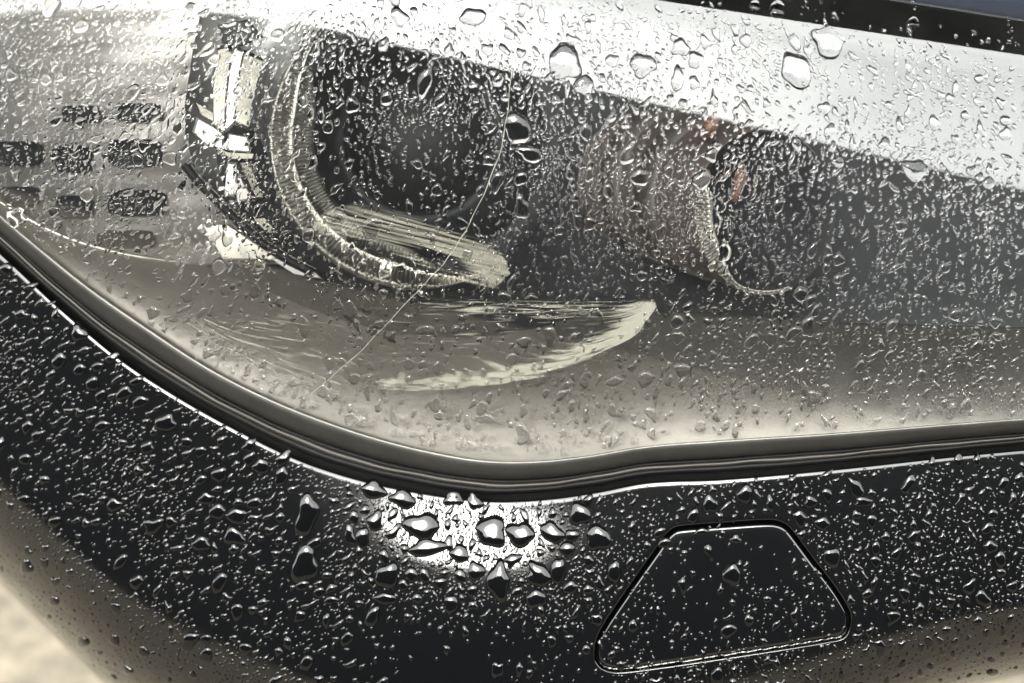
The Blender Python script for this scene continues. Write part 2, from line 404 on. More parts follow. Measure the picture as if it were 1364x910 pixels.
# ---- silver louvre panel at the outer end
yy = np.linspace(-250, 352, 180)
xr = np.interp(yy, [-260,-20,60,140,185,230,290,352], [300,275,258,246,247,262,315,398])
rows = []
for y, x in zip(yy, xr):
    xx = np.linspace(-400, x, 40); yt = YT(xx) - 1
    rows.append(L(xx, np.minimum(y, yt), 0.034 + 0.010 * sstep(120, 300, xx) + .0001 * np.sin(np.minimum(y, yt) * .19 + xx * .01) + .0004 * np.sin(np.minimum(y, yt) * .055 + xx * .03) + .0005 * np.sin(xx * .06 + y * .02)))
panel = mesh('louvre_panel', np.array(rows), grid_faces(len(yy), 40), M_satin, head)
panel['label'] = 'silver panel with dark rounded slots at the end of the headlight'
def slot(cx, cy, w_, h_):
    an = np.linspace(0, 2 * np.pi, 28, endpoint=False)
    q = np.stack([np.sign(np.cos(an)) * np.abs(np.cos(an)) ** .4 * w_ / 2, np.sign(np.sin(an)) * np.abs(np.sin(an)) ** .5 * h_ / 2], 1)
    R_ = []
    for f, d in ((1.06, .0345), (1.03, .0318), (.97, .0312), (.9, .0321), (.6, .0323), (.05, .0323)):
        R_.append(L(cx + q[:, 0] * f, cy + q[:, 1] * f, d + 0.010 * sstep(120, 300, cx + q[:, 0] * f)))
    return mesh('louvre_slot', np.concatenate(R_), grid_faces(6, 28, True)[:, ::-1], M_black, head)
for cx, cy, w_, h_ in [(180,204,70,36),(182,270,74,34),(168,319,74,24),(98,212,48,36),(98,276,46,30),(186,150,58,24),(20,205,70,32),(20,262,64,26),(108,152,50,22)]:
    slot(cx, cy, w_, h_)

# ---- main lamp: ribbed chrome ring, dark bowl, projector glass
CX, CY = 560.0, 186.0
def ell(a, rx, ry, d, cx=CX, cy=CY, tilt=0.0):
    x = cx + rx * np.cos(a); y = cy + ry * np.sin(a)
    return at(x, y, HL(cx, cy) - d - tilt * np.cos(a))
a = np.radians(np.linspace(62, 232, 560)); deg = np.degrees(a)
wid = 54 * sstep(62, 105, deg) * sstep(235, 190, deg) + 6
rib = 0.5 + 0.5 * np.cos(deg * 2 * np.pi / 1.75)
rib2 = np.clip(rib * 1.6 - .3, 0, 1)
rows = []
for f, dd_, am in [(-.04,.056,0),(0,.046,0),(.06,.0445,.2),(.12,.0455,1),(.42,.0485,1),(.47,.0495,.0),(.52,.0485,.0),(.56,.050,.8),(.85,.0545,.8),(.92,.055,0),(1.0,.059,0)]:
    rows.append(ell(a, 202 - wid * f, 198 - wid * f, dd_ + am * 0.0011 * rib2))
ring = mesh('lamp_ring', np.array(rows), grid_faces(len(rows), len(a)), M_ring, head)
ring['label'] = 'finely ribbed chrome ring round the dark main lamp'
a = np.linspace(0, 2 * np.pi, 96, endpoint=False)
rows = [ell(a, rx, ry, d) for rx, ry, d in [(196,192,.062),(168,164,.058),(160,157,.061),(140,137,.085),(118,116,.115),(104,102,.118),(98,97,.116)]]
mesh('lamp_bowl', np.array(rows), grid_faces(len(rows), 96, True), M_black, head)
rows = [ell(a, 99 * math.sin(t) + .5, 99 * math.sin(t) + .5, .118 - .022 * math.cos(t)) for t in np.linspace(math.pi / 2, 0.02, 12)]
M_glassdark = principled('projector_glass', (0.002, 0.0021, 0.0023), 0.5, spec=0.08)
mesh('projector_glass', np.array(rows), grid_faces(len(rows), 96, True), M_glassdark, head)
rows = [ell(a, rx, ry, d) for rx, ry, d in [(170,166,.060),(230,215,.068),(330,280,.072),(600,420,.09)]]
mesh('lamp_surround', np.array(rows), grid_faces(len(rows), 96, True), M_black, head)

# ---- chrome trim between panel and ring
def plate(name, poly, mat, d0, tilt=0.0, twist=0.0, thick=0.0012):
    """flat facet; tilt in degrees leans its upper end away from the viewer, twist turns it sideways"""
    p = np.asarray(poly, float); c = p.mean(0); n = len(p)
    dz = -np.tan(R(tilt)) * PX * (p[:, 1] - c[1]) + np.tan(R(twist)) * PX * (p[:, 0] - c[0])
    h = HL(c[0], c[1]) - d0
    inn = c + (p - c) * (1 - 2.2 / max(6, np.abs(p - c).mean()))
    dzi = -np.tan(R(tilt)) * PX * (inn[:, 1] - c[1]) + np.tan(R(twist)) * PX * (inn[:, 0] - c[0])
    V = np.concatenate([at(p[:, 0], p[:, 1], h - dz - thick), at(p[:, 0], p[:, 1], h - dz - .0004), at(inn[:, 0], inn[:, 1], h - dzi)])
    fs = [tuple(range(2 * n, 3 * n))]
    for k in range(2):
        for i in range(n):
            j = (i + 1) % n; fs.append((k*n+i, k*n+j, (k+1)*n+j, (k+1)*n+i))
    return mesh(name, V, fs, mat, head, smooth=False)
yy = np.linspace(-60, 352, 60)
xa = np.interp(yy, [-260,-20,60,140,185,230,290,352], [300,275,258,246,247,262,315,398]) - 2
rows = []
for y, x in zip(yy, xa):
    dy = (y - CY) / 198.0; xo = CX - 200 * math.sqrt(max(0.0, 1 - dy * dy)) if abs(dy) < 1 else CX - 60
    xo = max(xo, x + 2)
    f = np.linspace(0, 1, 14); rows.append(at(x + (xo - x) * f, y, HL(x, y) - (.045 + .012 * np.sin(f * np.pi) + .006 * f)))
M_shroud = principled('dull_chrome', (0.15, 0.15, 0.148), 0.3, metal=0.45, noise=0.1, rvar=.08)
shroud = mesh('reflector_shroud', np.array(rows), grid_faces(len(yy), 14), M_shroud, head)
plate('trim_facet', [(290,62),(311,57),(304,95),(300,135),(298,180),(284,170),(283,120)], M_chrome, .040, 5)
plate('trim_facet', [(313,58),(324,66),(317,100),(312,140),(312,166),(300,178),(302,135),(306,95)], M_shroud, .0415, 0)
plate('trim_facet', [(325,66),(353,78),(343,110),(336,140),(332,174),(312,166),(314,135),(318,100)], M_chrome, .040, 6)
plate('trim_facet', [(290,34),(330,26),(352,50),(322,62),(296,58)], M_black, .040, 5)
plate('trim_facet', [(258,134),(300,160),(303,174),(266,152)], M_chrome, .038, 6)
plate('trim_facet', [(262,156),(298,176),(298,200),(276,194),(256,176)], M_shroud, .039, 2)
plate('trim_facet', [(303,177),(330,182),(334,203),(303,201)], M_shroud, .039, 6)
plate('trim_facet', [(282,194),(302,203),(342,205),(340,212),(306,213)], M_chrome, .037, 7)
plate('trim_facet', [(318,214),(331,213),(352,266),(342,266)], M_chrome, .037, 8)
plate('trim_facet', [(303,216),(316,216),(312,262),(298,262)], M_shroud, .039, 0)
plate('trim_facet', [(318,232),(340,268),(316,268),(306,250)], M_satin, .038, 8)
plate('trim_facet', [(334,290),(352,288),(372,312),(356,312)], M_chrome, .037, 8)
plate('trim_facet', [(268,299),(300,297),(372,346),(296,346)], M_ring, .036, 13)
plate('trim_facet', [(346,335),(372,346),(420,362),(430,372),(392,366)], M_shroud, .035, 10)
q = np.array([(246,219),(262,240),(290,268),(318,296),(350,324),(384,346),(416,362)], float)
tube('trim_rib', L(q[:, 0], q[:, 1], .034 + 0 * q[:, 0]), .0022, M_black, head)
tube('trim_edge', L(q[:, 0] + 6, q[:, 1] - 3, .033 + 0 * q[:, 0]), .0007, M_chrome, head)

# ---- second lamp: grey tube with two pale bands, ribbed front ring, amber bulb
a = np.linspace(0, 2 * np.pi, 96, endpoint=False)
def sec(f, extra=0.0, dd_=0.0):
    cx = 800 + 220 * f; cy = 222 + 60 * f
    return at(cx + (88 + 6 * f + extra) * np.cos(a), cy + (96 + 14 * f + extra) * np.sin(a), HL(900, 250) - (.10 - .062 * f) - .02 * np.cos(a) * (1 - f) + dd_)
rows = [sec(0, -60), sec(0, 0), sec(.25), sec(.5), sec(.75), sec(.93), sec(.98, 2), sec(1.0, -1)]
mesh('lamp_tube', np.array(rows), grid_faces(len(rows), 96, True)[:, ::-1], M_tube, head)
for f0 in (.40, .62):
    rows = [sec(f0, -2), sec(f0 + .01, 2.5), sec(f0 + .12, 2.5), sec(f0 + .13, -2)]
    mesh('tube_band', np.array(rows), grid_faces(4, 96, True)[:, ::-1], M_band, head)
rows = [sec(1.0, -1), sec(.99, -8), sec(.9, -20), sec(.75, -40), sec(.6, -70)]
mesh('tube_bowl', np.array(rows), grid_faces(len(rows), 96, True)[:, ::-1], M_black, head)
aa = np.radians(np.linspace(70, 200, 300)); dg = np.degrees(aa); wd = 20 * sstep(110, 150, dg) * sstep(210, 185, dg) + 5
rb = np.clip((.5 + .5 * np.cos(dg * 2 * np.pi / 4.2)) * 1.5 - .25, 0, 1); rows = []
for f, dz, am in [(-.05,.003,0),(0,.0,0),(.1,-.0005,1),(.6,.002,1),(.75,.0035,0),(.85,.003,0),(1.0,.007,0)]:
    rows.append(at(1020 + (95 - wd * f) * np.cos(aa), 282 + (110 - wd * f) * np.sin(aa), HL(1020, 282) - (.034 + dz + am * .0014 * rb)))
mesh('tube_ring', np.array(rows), grid_faces(len(rows), len(aa)), M_dim, head)
def bulb(px, py, d, r, ly):
    th = np.linspace(.02, math.pi - .02, 9); ph = np.linspace(0, 2 * np.pi, 12, endpoint=False)
    c = L(px, py, d); V = np.array([[c + r * np.sin(t) * (np.cos(p) * AX_R - np.sin(p) * AX_F) + ly * np.cos(t) * (AX_U + .25 * AX_R) for p in ph] for t in th])
    return mesh('indicator_bulb', V, grid_faces(9, 12, True), M_amber, head)
bulb(984, 244, .045, .0028, .008); bulb(946, 168, .04, .0034, .005)

# ---- bonnet lip over the top corner
def YO(x): return smooth_interp(x, [-420,300,600,820,1000,1288,1500,1800], [-240,-150,-105,-70,-40,5,40,90])
xs = np.arange(X0, X1 + 1, 12.0); rows = []
h0 = HL(xs, YO(xs))
for dy, dh in [(14,-.003),(13,.0002),(10,.0012),(5,.0024),(-2,.0034),(-12,.0045),(-28,.0060),(-60,.0085),(-90,.0095),(-120,.006),(-150,-.006),(-180,-.03),(-230,-.11),(-300,-.3),(-420,-.7)]:
    rows.append(at(xs, YO(xs) + dy, h0 + dh))
bon = mesh('bonnet', np.array(rows), grid_faces(len(rows), len(xs)), M_bonnet, car)
bon['label'] = 'dark painted lip of the bonnet above the headlight'

# ------------------------------------------------------------------ scuffs and crack on the lens
def scuff(name, x0, x1, y0, y1, fn, mat, step=2.0, lift=2.0e-4, label=None):
    """fn(px,py) -> along, across, wear (<0 clear)"""
    gx, gy = np.meshgrid(np.arange(x0, x1 + .1, step), np.arange(y0, y1 + .1, step))
    u, v, wr = fn(gx, gy)
    keep = wr > -0.6
    fcs = grid_faces(*gx.shape)[:, ::-1]; fcs = fcs[keep.ravel()[fcs].any(1)]
    us = np.unique(fcs); remap = np.full(gx.size, -1); remap[us] = np.arange(len(us)); fcs = remap[fcs]
    P = at(gx, gy, HL(gx, gy) + lift).reshape(-1, 3)[us]
    o = mesh(name, P, fcs, mat, head, label=label)
    me = o.data
    at_ = me.attributes.new('wear', 'FLOAT', 'POINT'); at_.data.foreach_set('value', wr.ravel()[us].astype(np.float32))
    uvl = me.uv_layers.new(name='wipe'); idx = np.zeros(len(me.loops), np.int32); me.loops.foreach_get('vertex_index', idx)
    uvl.data.foreach_set('uv', np.stack([u.ravel()[us][idx], v.ravel()[us][idx]], 1).astype(np.float32).ravel())
    return o
def fn1(px, py):
    # wiped patch: runs from (425,290) to (680,358), bowed
    ux, uy = 0.968, 0.25
    u = (px - 420) * ux + (py - 292) * uy; v = -(px - 420) * uy + (py - 292) * ux
    f = np.clip(u / 268, 0, 1)
    mid = 4 - 18 * np.sin(f * np.pi) * (1 - f) + 2 * f
    half = smooth_interp(f, [0,.08,.3,.55,.75,.9,.97,1.0], [7,21,28,28,26,24,15,2])
    e = 1 - np.abs(v - mid) / half
    wr = np.clip(e * .8, -1, .07)
    hole = np.exp(-((u - 175) / 34) ** 2 - ((v - mid - 10) / 7) ** 2) + np.exp(-((u - 60) / 50) ** 2 - ((v - mid - 26) / 7) ** 2)
    wr = wr - .55 * hole + .06 * sstep(120, 240, u)
    wr = np.where((u < -2) | (u > 270), -1, wr)
    return u, v, wr
def fn2(px, py):
    # crescent: outer arc bottom-left (250,425) -> (560,525) -> (870,415); upper edge straight
    yo = smooth_interp(px, [240,330,450,560,650,740,810,850,872,880], [436,488,518,526,520,500,470,446,416,404])
    yt_ = smooth_interp(px, [240,330,450,560,650,740,830,872,880], [418,420,400,394,396,398,399,404,410])
    dout = (yo - py); dup = (py - yt_)
    band = np.exp(-((dout - 16) / 15.0) ** 2) * sstep(330, 700, px) * 1.15
    tip = sstep(800, 846, px) * .5
    topb = np.exp(-((dup - 14) / 12.0) ** 2) * sstep(540, 640, px) * sstep(845, 760, px) * .75
    left = .5 * sstep(470, 300, px) * np.exp(-(((py - yt_) / (yo - yt_ + 1) - .5) / .42) ** 2)
    wr = -.085 + .24 * band + tip * .36 + .20 * topb + .18 * left
    edge = np.minimum(dout, dup + 2)
    wr = np.where(edge < 0, -1, wr - .35 * sstep(7, 0, edge))
    wr = np.where((px < 246) | (px > 877), -1, wr)
    an = np.interp(px, [250,450,560,700,870], [.30,.16,.05,-.12,-.4])
    u = px + .1 * py; v = py - (yo - 480) * .8 * sstep(60, 0, dout) - px * an * 0
    v = v - .30 * np.clip(480 - px, 0, None) * -1 * .6
    return u, v, wr
S1 = scuff_material('scuff_upper_streaks', (0.19, 0.186, 0.152), .008, .30, .47, .66, .44)
S2 = scuff_material('scuff_lower_streaks', (0.19, 0.186, 0.155), .020, .34, .50, .68, .56)
scuff('scuff_mark', 412, 690, 270, 392, fn1, S1, label='long pale wiped scuff across the main lamp')
scuff('scuff_mark', 244, 880, 390, 530, fn2, S2, label='broad pale crescent scuff on the lower lens')
q = np.array([(679,-20),(682,30),(682,80),(677,140),(668,195),(648,250),(624,300),(606,330),(590,352),(560,384),(520,426),(480,468),(440,503),(400,538),(384,553)], float)
t_ = np.linspace(0, 1, 120); qi = np.linspace(0, 1, len(q))
qx = smooth_interp(t_, qi, q[:, 0]) + .7 * np.sin(t_ * 90); qy = smooth_interp(t_, qi, q[:, 1])
M_crack = principled('crack_pale', (0.115, 0.113, 0.096), 0.5, noise=.5, nscale=200)
ck = tube('scratch', at(qx, qy, HL(qx, qy) + 1e-4), .00016, M_crack, head, n=5)
ck['label'] = 'long thin hairline scratch running down the lens'

# ------------------------------------------------------------------ raindrops
def drop_geo(px, py, ra, rb, rot, Hf, hz, nseg, prof, wob, seed, tail=0.0):
    """verts (n, m, 3) of domed drops on surface Hf; ra, rb half axes in drawing units; hz height in drawing units"""
    n = len(px); r_ = np.random.default_rng(seed)
    an = np.linspace(0, 2 * np.pi, nseg, endpoint=False)[None]
    mod = np.ones((n, nseg))
    for k, am in ((2, .6), (3, 1.0), (4, .6), (5, .45)):
        mod += wob[:, None] * am * r_.uniform(.3, 1, (n, 1)) * np.cos(k * an + r_.uniform(0, 6.28, (n, 1)))
    mod = np.clip(mod, .35, 1.8)
    ox = ra[:, None] * mod * np.cos(an); oy = rb[:, None] * mod * np.sin(an)
    ox = ox * (1 + tail * np.sin(an))
    c, s = np.cos(rot)[:, None], np.sin(rot)[:, None]
    ex, ey = ox * c - oy * s, ox * s + oy * c
    nv = normals(Hf, px, py)
    V = []
    offx = r_.uniform(-.12, .12, (n, 1)) * ra[:, None]; offy = r_.uniform(.02, .22, (n, 1)) * rb[:, None]
    for f, z in prof:
        sh = (1 - f)
        bl = np.clip(1.25 * sh, 0, 1)                       # the uneven outline evens out towards the crown
        ax, ay = ra[:, None] * np.cos(an), rb[:, None] * np.sin(an)
        x = px[:, None] + (ex * (1 - bl) + (ax * c - ay * s) * bl) * f + offx * sh
        y = py[:, None] + (ey * (1 - bl) + (ax * s + ay * c) * bl) * f + offy * sh
        V.append(at(x, y, Hf(x, y)) + nv[:, None] * (hz * z)[:, None, None] * PX)
    x = px[:, None] + offx; y = py[:, None] + offy
    V.append(at(x, y, Hf(x, y)) + nv[:, None] * hz[:, None, None] * PX)
    return np.concatenate(V, 1)
def drop_faces(nseg, nr):
    fs = []
    for r in range(nr - 1):
        for i in range(nseg):
            j = (i + 1) % nseg
            fs.append((r*nseg+i, r*nseg+j, (r+1)*nseg+j)); fs.append((r*nseg+i, (r+1)*nseg+j, (r+1)*nseg+i))
    for i in range(nseg): fs.append(((nr-1)*nseg+i, (nr-1)*nseg+(i+1) % nseg, nr*nseg))
    return np.array(fs)[:, ::-1]
P_S = [(1.0, -.12), (.62, .74)]
P_M = [(1.0, -.1), (.86, .42), (.5, .86)]
P_L = [(1.0, -.06), (.96, .30), (.87, .62), (.70, .87), (.40, .98)]

class Place:
    """dart throwing in drawing units with a hash grid"""
    def __init__(s): s.cell = 12.0; s.g = {}
    def ok(s, x, y, r, gap):
        ci, cj = int(x // s.cell), int(y // s.cell); m = int((r + 30) // s.cell) + 1 if r > 8 else 2
        for i in range(ci - m, ci + m + 1):
            for j in range(cj - m, cj + m + 1):
                for (a, b, q) in s.g.get((i, j), ()):
                    if (a - x) ** 2 + (b - y) ** 2 < ((q + r) * gap) ** 2: return False
        return True
    def add(s, x, y, r): s.g.setdefault((int(x // s.cell), int(y // s.cell)), []).append((x, y, r))
    def fill(s, n, xr, yr, size, dens, gap, r_):
        out = []
        xs = r_.uniform(*xr, n); ys = r_.uniform(*yr, n); d = dens(xs, ys); u = r_.random(n); rr = size(n, r_)
        for x, y, q, k, r in zip(xs, ys, d, u, rr):
            if k < q and s.ok(x, y, r, gap): s.add(x, y, r); out.append((x, y, r))
        return np.array(out).reshape(-1, 3)

XA, XB = -160, 1524
# prominent drops seen one by one: x, y, half width, half height, rotation (deg), label
LENS_BIG = [
 (1102,56,19,23,-35,'large curved raindrop high on the lens near the bonnet lip'),
 (1060,93,20,25,-20,'large pale raindrop in the bright sky reflection below the curved drop'),
 (1219,226,17,16,30,'round raindrop at the edge of the bright reflection, far end'),
 (689,170,18,24,-12,'largest raindrop beside the hairline scratch, upper lens'),
 (706,204,19,11,20,'flat raindrop just under the largest drop beside the scratch'),
 (566,108,9,24,14,'tall narrow run of water above the dark main lamp'),
 (856,86,17,17,-10,'flat pale raindrop in the middle of the bright sky reflection'),
 (752,82,22,26,-15,'wide faint raindrop in the bright reflection beside the scratch'),
 (778,113,13,15,10,'raindrop at the lower edge of the bright reflection past the scratch'),
 (630,22,18,12,0,'oval raindrop in the bright reflection at the top, before the scratch'),
 (466,414,9,15,5,'tall raindrop on the grey bezel, first of a close pair'),
 (488,407,8,15,-5,'tall raindrop on the grey bezel, second of a close pair'),
 (405,434,8,15,-8,'tall raindrop left of the close pair on the grey bezel'),
 (567,440,13,8,-6,'wide raindrop below the upper scuff on the grey bezel'),
 (733,447,9,14,-8,'tall dark raindrop inside the crescent scuff'),
 (698,455,10,9,0,'small round raindrop inside the crescent scuff'),
 (648,558,10,7,5,'oval raindrop low on the pale part of the bezel'),
 (562,385,7,10,30,'raindrop on the lower arc of the chrome ring'),
 (505,433,9,7,0,'round raindrop touching the scratch'),
 (302,317,7,12,-10,'raindrop on the bright chrome wing'),
 (346,352,8,9,0,'dark raindrop at the tip of the chrome wing'),
 (250,394,8,10,25,'pear-shaped raindrop under the chrome wing'),
 (300,386,7,9,0,'raindrop on the bezel below the chrome wing tip'),
 (340,388,7,13,10,'slender raindrop right of the one below the chrome wing'),
 (1115,425,6,12,18,'bright slanted raindrop on the dark-to-grey edge of the bezel'),
 (1026,452,5,11,5,'faint tall raindrop on the grey bezel below the second lamp'),
 (1146,488,6,10,15,'slanted raindrop low on the brownish end of the bezel'),
 (818,508,12,6,-20,'flat raindrop just outside the crescent scuff'),
 (652,213,10,8,0,'small bent raindrop beside the scratch, mid lens'),
 (616,297,6,10,-30,'raindrop beside the scratch just above the upper scuff'),
 (556,218,9,6,30,'bright crooked raindrop in the dark main lamp'),
 (1200,300,9,10,0,'dark raindrop past the second lamp'),
]
PAINT_BIG = [
 (409,685,15,29,10,'tall split-faced raindrop, upper of two on the bumper'),
 (406,751,17,27,12,'tall split-faced raindrop, lower of two on the bumper'),
 (290,681,12,11,-10,'raindrop in the cluster of three on the bumper, first'),
 (316,687,14,12,10,'raindrop in the cluster of three on the bumper, second'),
 (312,714,14,13,5,'lowest raindrop of the cluster of three on the bumper'),
 (275,664,11,9,-20,'raindrop just above the cluster of three on the bumper'),
 (562,700,24,19,10,'very large raindrop at the edge of the sun glare'),
 (570,729,27,12,-6,'wide flat raindrop under the very large one in the glare'),
 (537,664,18,13,25,'raindrop under the lens seal at the glare edge'),
 (498,652,18,12,10,'bent raindrop under the lens seal before the glare'),
 (500,693,10,15,25,'slanted raindrop beside the very large one'),
 (604,664,13,11,0,'raindrop high in the sun glare below the seal'),
 (655,707,20,23,20,'big pointed raindrop in the middle of the glare'),
 (693,711,19,18,-5,'big pointed raindrop beside the one in the middle of the glare'),
 (612,737,12,14,-30,'slanted raindrop below the middle of the glare'),
 (632,668,9,13,-25,'small slanted raindrop at the top of the glare'),
 (735,709,13,19,-40,'slanted raindrop at the far edge of the glare'),
 (772,684,14,17,-25,'square-faced raindrop beyond the glare under the seal'),
 (797,716,17,19,15,'bright five-sided raindrop between the glare and the washer cover'),
 (762,713,10,9,0,'small raindrop beside the bright five-sided one'),
 (516,766,17,18,15,'forked raindrop below the glare'),
 (548,765,9,11,0,'small raindrop right beside the forked one'),
 (664,773,16,26,2,'long raindrop hanging below the glare'),
 (634,760,11,14,-5,'raindrop on the left of the long one below the glare'),
 (717,765,15,20,-30,'slanted raindrop on the right of the long one below the glare'),
 (743,760,10,19,10,'narrow raindrop in the pair below the glare'),
 (714,797,14,14,5,'lone raindrop furthest below the glare'),
 (513,797,15,9,0,'low wide raindrop under the forked one'),
 (483,716,9,16,5,'narrow raindrop between the tall split-faced pair and the glare'),
 (466,712,7,15,-5,'very narrow dark raindrop left of the glare'),
 (348,621,11,12,0,'dark raindrop near the seal above the split-faced pair'),
 (375,634,9,14,15,'crooked raindrop right of the dark one near the seal'),
 (268,724,12,11,0,'dark raindrop left of the lowest in the cluster of three'),
 (885,723,9,7,-20,'bright raindrop in the upper corner of the washer cover'),
 (935,708,11,5,-5,'flat bright raindrop along the top edge of the washer cover'),
 (975,765,13,15,0,'dark raindrop in the middle of the washer cover'),
 (1108,742,13,14,0,'dark round raindrop beside the sloping edge of the washer cover'),
 (1065,690,10,12,-25,'raindrop at the upper corner outside the washer cover'),
 (1095,697,11,10,0,'bright raindrop on the bumper above the sloping cover edge'),
 (1140,650,9,16,-30,'slanted raindrop on the bumper high above the washer cover'),
 (1150,668,12,8,0,'curved raindrop on the bumper right above the washer cover'),
 (795,825,8,9,0,'raindrop beside the lower corner of the washer cover'),
]
# ---- lens field
pl = Place()
for b in LENS_BIG: pl.add(b[0], b[1], max(b[2], b[3]) * .8)
def top_dense(x, y):          # above the grey bezel
    return y < (YT(x) + 10)
def d_med(x, y):
    yt = YT(x); up = sstep(40, -40, y - yt)
    band = y < 0.208 * (x - 280)
    dark = (x > 400) & ~band
    d = np.where(x < 330, .55, np.where(band, .22, .55))
    d = np.where(dark & (y > 250), .16, d)
    d = np.where((x > 400) & (x < 640) & (y > 150), .12, d)
    d = np.where((x > 250) & (x < 390) & (y > 60), .20, d)
    d = d * up + (1 - up) * np.where(x > 850, .36, .26)
    d = np.where(y > YL(x) - 12, 0, d)
    d = np.where((x > 780) & (y < .17 * (x - 700)), .06, d)
    return d
def d_small(x, y):
    yt = YT(x); up = sstep(30, -50, y - yt)
    band = y < 0.208 * (x - 280)
    d = np.where(x < 330, 1.0, np.where(band, .6, .9))
    d = np.where((x > 400) & (x < 650) & (y > 170), .38, d)
    d = np.where((x >= 650) & (y > 330), .45, d)
    d = np.where((x > 250) & (x < 400) & (y > 50), .55, d)
    d = np.where(band & (y > 120) & (x > 1050), .35, d)
    low = np.where(x > 850, .55 * sstep(585, 470, y), .15)
    d = d * up + (1 - up) * low
    d = np.where((x > 150) & (x < 800) & (y > YT(x) + 60), .12, d)
    d = np.where(y > YL(x) - 6, 0, d)
    d = np.where(y < YO(x) + 8, 0, d)
    d = d * (.25 + .75 * sstep(.2, .6, _noise(x, y)))
    return d * (1 - .85 * sstep(.15 * (x - 700), .15 * (x - 900), y))
_ph = rng.uniform(0, 6.28, (14, 2)); _fr = rng.uniform(.008, .03, (14,)); _di = rng.uniform(0, 6.28, (14,))
def _noise(x, y):
    v = 0
    for i in range(14): v = v + np.sin((x * math.cos(_di[i]) + y * math.sin(_di[i])) * _fr[i] * 2.2 + _ph[i, 0])
    return .5 + v / 8.0
r1 = np.random.default_rng(5)
LM = pl.fill(12000, (XA, XB), (-60, 610), lambda n, r_: np.clip(r_.lognormal(1.62, .42, n), 3.8, 15), d_med, .84, r1)
LS = pl.fill(60000, (XA, XB), (-60, 610), lambda n, r_: np.clip(r_.lognormal(1.0, .34, n), 1.5, 4.6), d_small, .84, r1)
LT = pl.fill(60000, (XA, XB), (-60, 560), lambda n, r_: np.clip(r_.lognormal(.45, .25, n), 1.0, 2.4),
             lambda x, y: d_small(x, y) * np.where(x < 420, .9, .28) * sstep(.35, .6, _noise(x * .6 + 90, y * .6)), .92, r1)
LS = np.concatenate([LS, LT])
# ---- bumper field
pp = Place()
for b in PAINT_BIG: pp.add(b[0], b[1], max(b[2], b[3]) * .8)
def tb(x, y): return (y - YB(x)) / (YS(x) - YB(x))
def d_pm(x, y):
    t = tb(x, y)
    d = np.where(x < 470, .85, np.where(x < 800, .6, .5))
    d = np.where((x < 470) & (t > .45), .26, d); d = np.where((x > 470) & (x < 830) & (t > .36), .07, d)
    wc = wc_dist(x, y); d = np.where(wc > 0, .10, d)
    d = np.where(np.abs(wc) < 7, 0, d)
    return np.where((t < .008) | (t > .97), 0, d)
def d_ps(x, y):
    t = tb(x, y)
    d = np.where(x < 470, 1.0, np.where(x < 800, 1.0, .75))
    d = np.where((x < 470) & (t > .5), .55, d); d = np.where((x > 470) & (x < 830) & (t > .38), .22, d)
    wc = wc_dist(x, y); d = np.where(wc > 0, .28, d)
    d = np.where(np.abs(wc) < 4, 0, d)
    d = d * (.25 + .75 * sstep(.3, .62, _noise(x + 300, y)))
    d = d * np.where(x > 800, 1.0, 1 - .55 * sstep(.38, .55, t) * sstep(.72, .64, t))
    d = np.where(t > .68, 1.0, d)
    return np.where((t < .012) | (t > .985), 0, d)
PM0 = pp.fill(700, (460, 800), (600, 790), lambda n, r_: np.clip(r_.lognormal(1.9, .3, n), 4.5, 11), lambda x, y: np.where((tb(x, y) > .012) & (tb(x, y) < .32), 1.0, 0), .95, r1)
PM = pp.fill(10000, (XA, XB), (200, 1060), lambda n, r_: np.clip(r_.lognormal(1.82, .36, n), 4.5, 14), d_pm, .95, r1)
PM = np.concatenate([PM0, PM])
PS = pp.fill(70000, (XA, XB), (200, 1080), lambda n, r_: np.clip(r_.lognormal(.78, .38, n), 1.2, 4.6), d_ps, .92, r1)
PG = pp.fill(34000, (380, 880), (570, 860), lambda n, r_: np.clip(r_.lognormal(.75, .42, n), 1.2, 5),
             lambda x, y: np.where(tb(x, y) > .01, np.exp(-(np.abs(x - 620) / 135.0) ** 3 - (np.abs(tb(x, y) - .1) / .2) ** 3) * (.4 + .6 * sstep(.25, .5, _noise(x, y + 200))), 0), .80, r1)
PS = np.concatenate([PS, PG])
print('drops', len(LM), len(LS), len(PM), len(PS))

def fshort(Hf, x, y):
    n = normals(Hf, x, y); v = CAM - at(x, y, Hf(x, y)); v /= np.linalg.norm(v, axis=-1, keepdims=True)
    return np.clip((n * v).sum(-1), .3, 1)
def batch(A, Hf, prof, nseg, wob, seed, hk, rotc, el):
    r_ = np.random.default_rng(seed); n = len(A); x, y, r = A.T
    e = r_.uniform(*el, n); ra = r / np.sqrt(e); rb = r * np.sqrt(e) * fshort(Hf, x, y) ** .7
    rot = np.array(rotc(x, y)) + r_.normal(0, .35, n)
    return drop_geo(x, y, ra, rb, rot, Hf, hk * r * r_.uniform(.8, 1.2, n), nseg, prof, np.full(n, wob) * r_.uniform(.4, 1.3, n), seed)
def join(name, V, nseg, nr, label, cat):
    fs = drop_faces(nseg, nr); n, m = V.shape[:2]
    F_ = (fs[None] + (np.arange(n) * m)[:, None, None]).reshape(-1, 3)
    return V.reshape(-1, 3), F_
rot_l = lambda x, y: np.where(x < 420, .55, np.where(y < 0.208 * (x - 280), -.4, np.where(x > 900, .35, .1)))
rot_p = lambda x, y: np.where(x < 470, .75, .1)

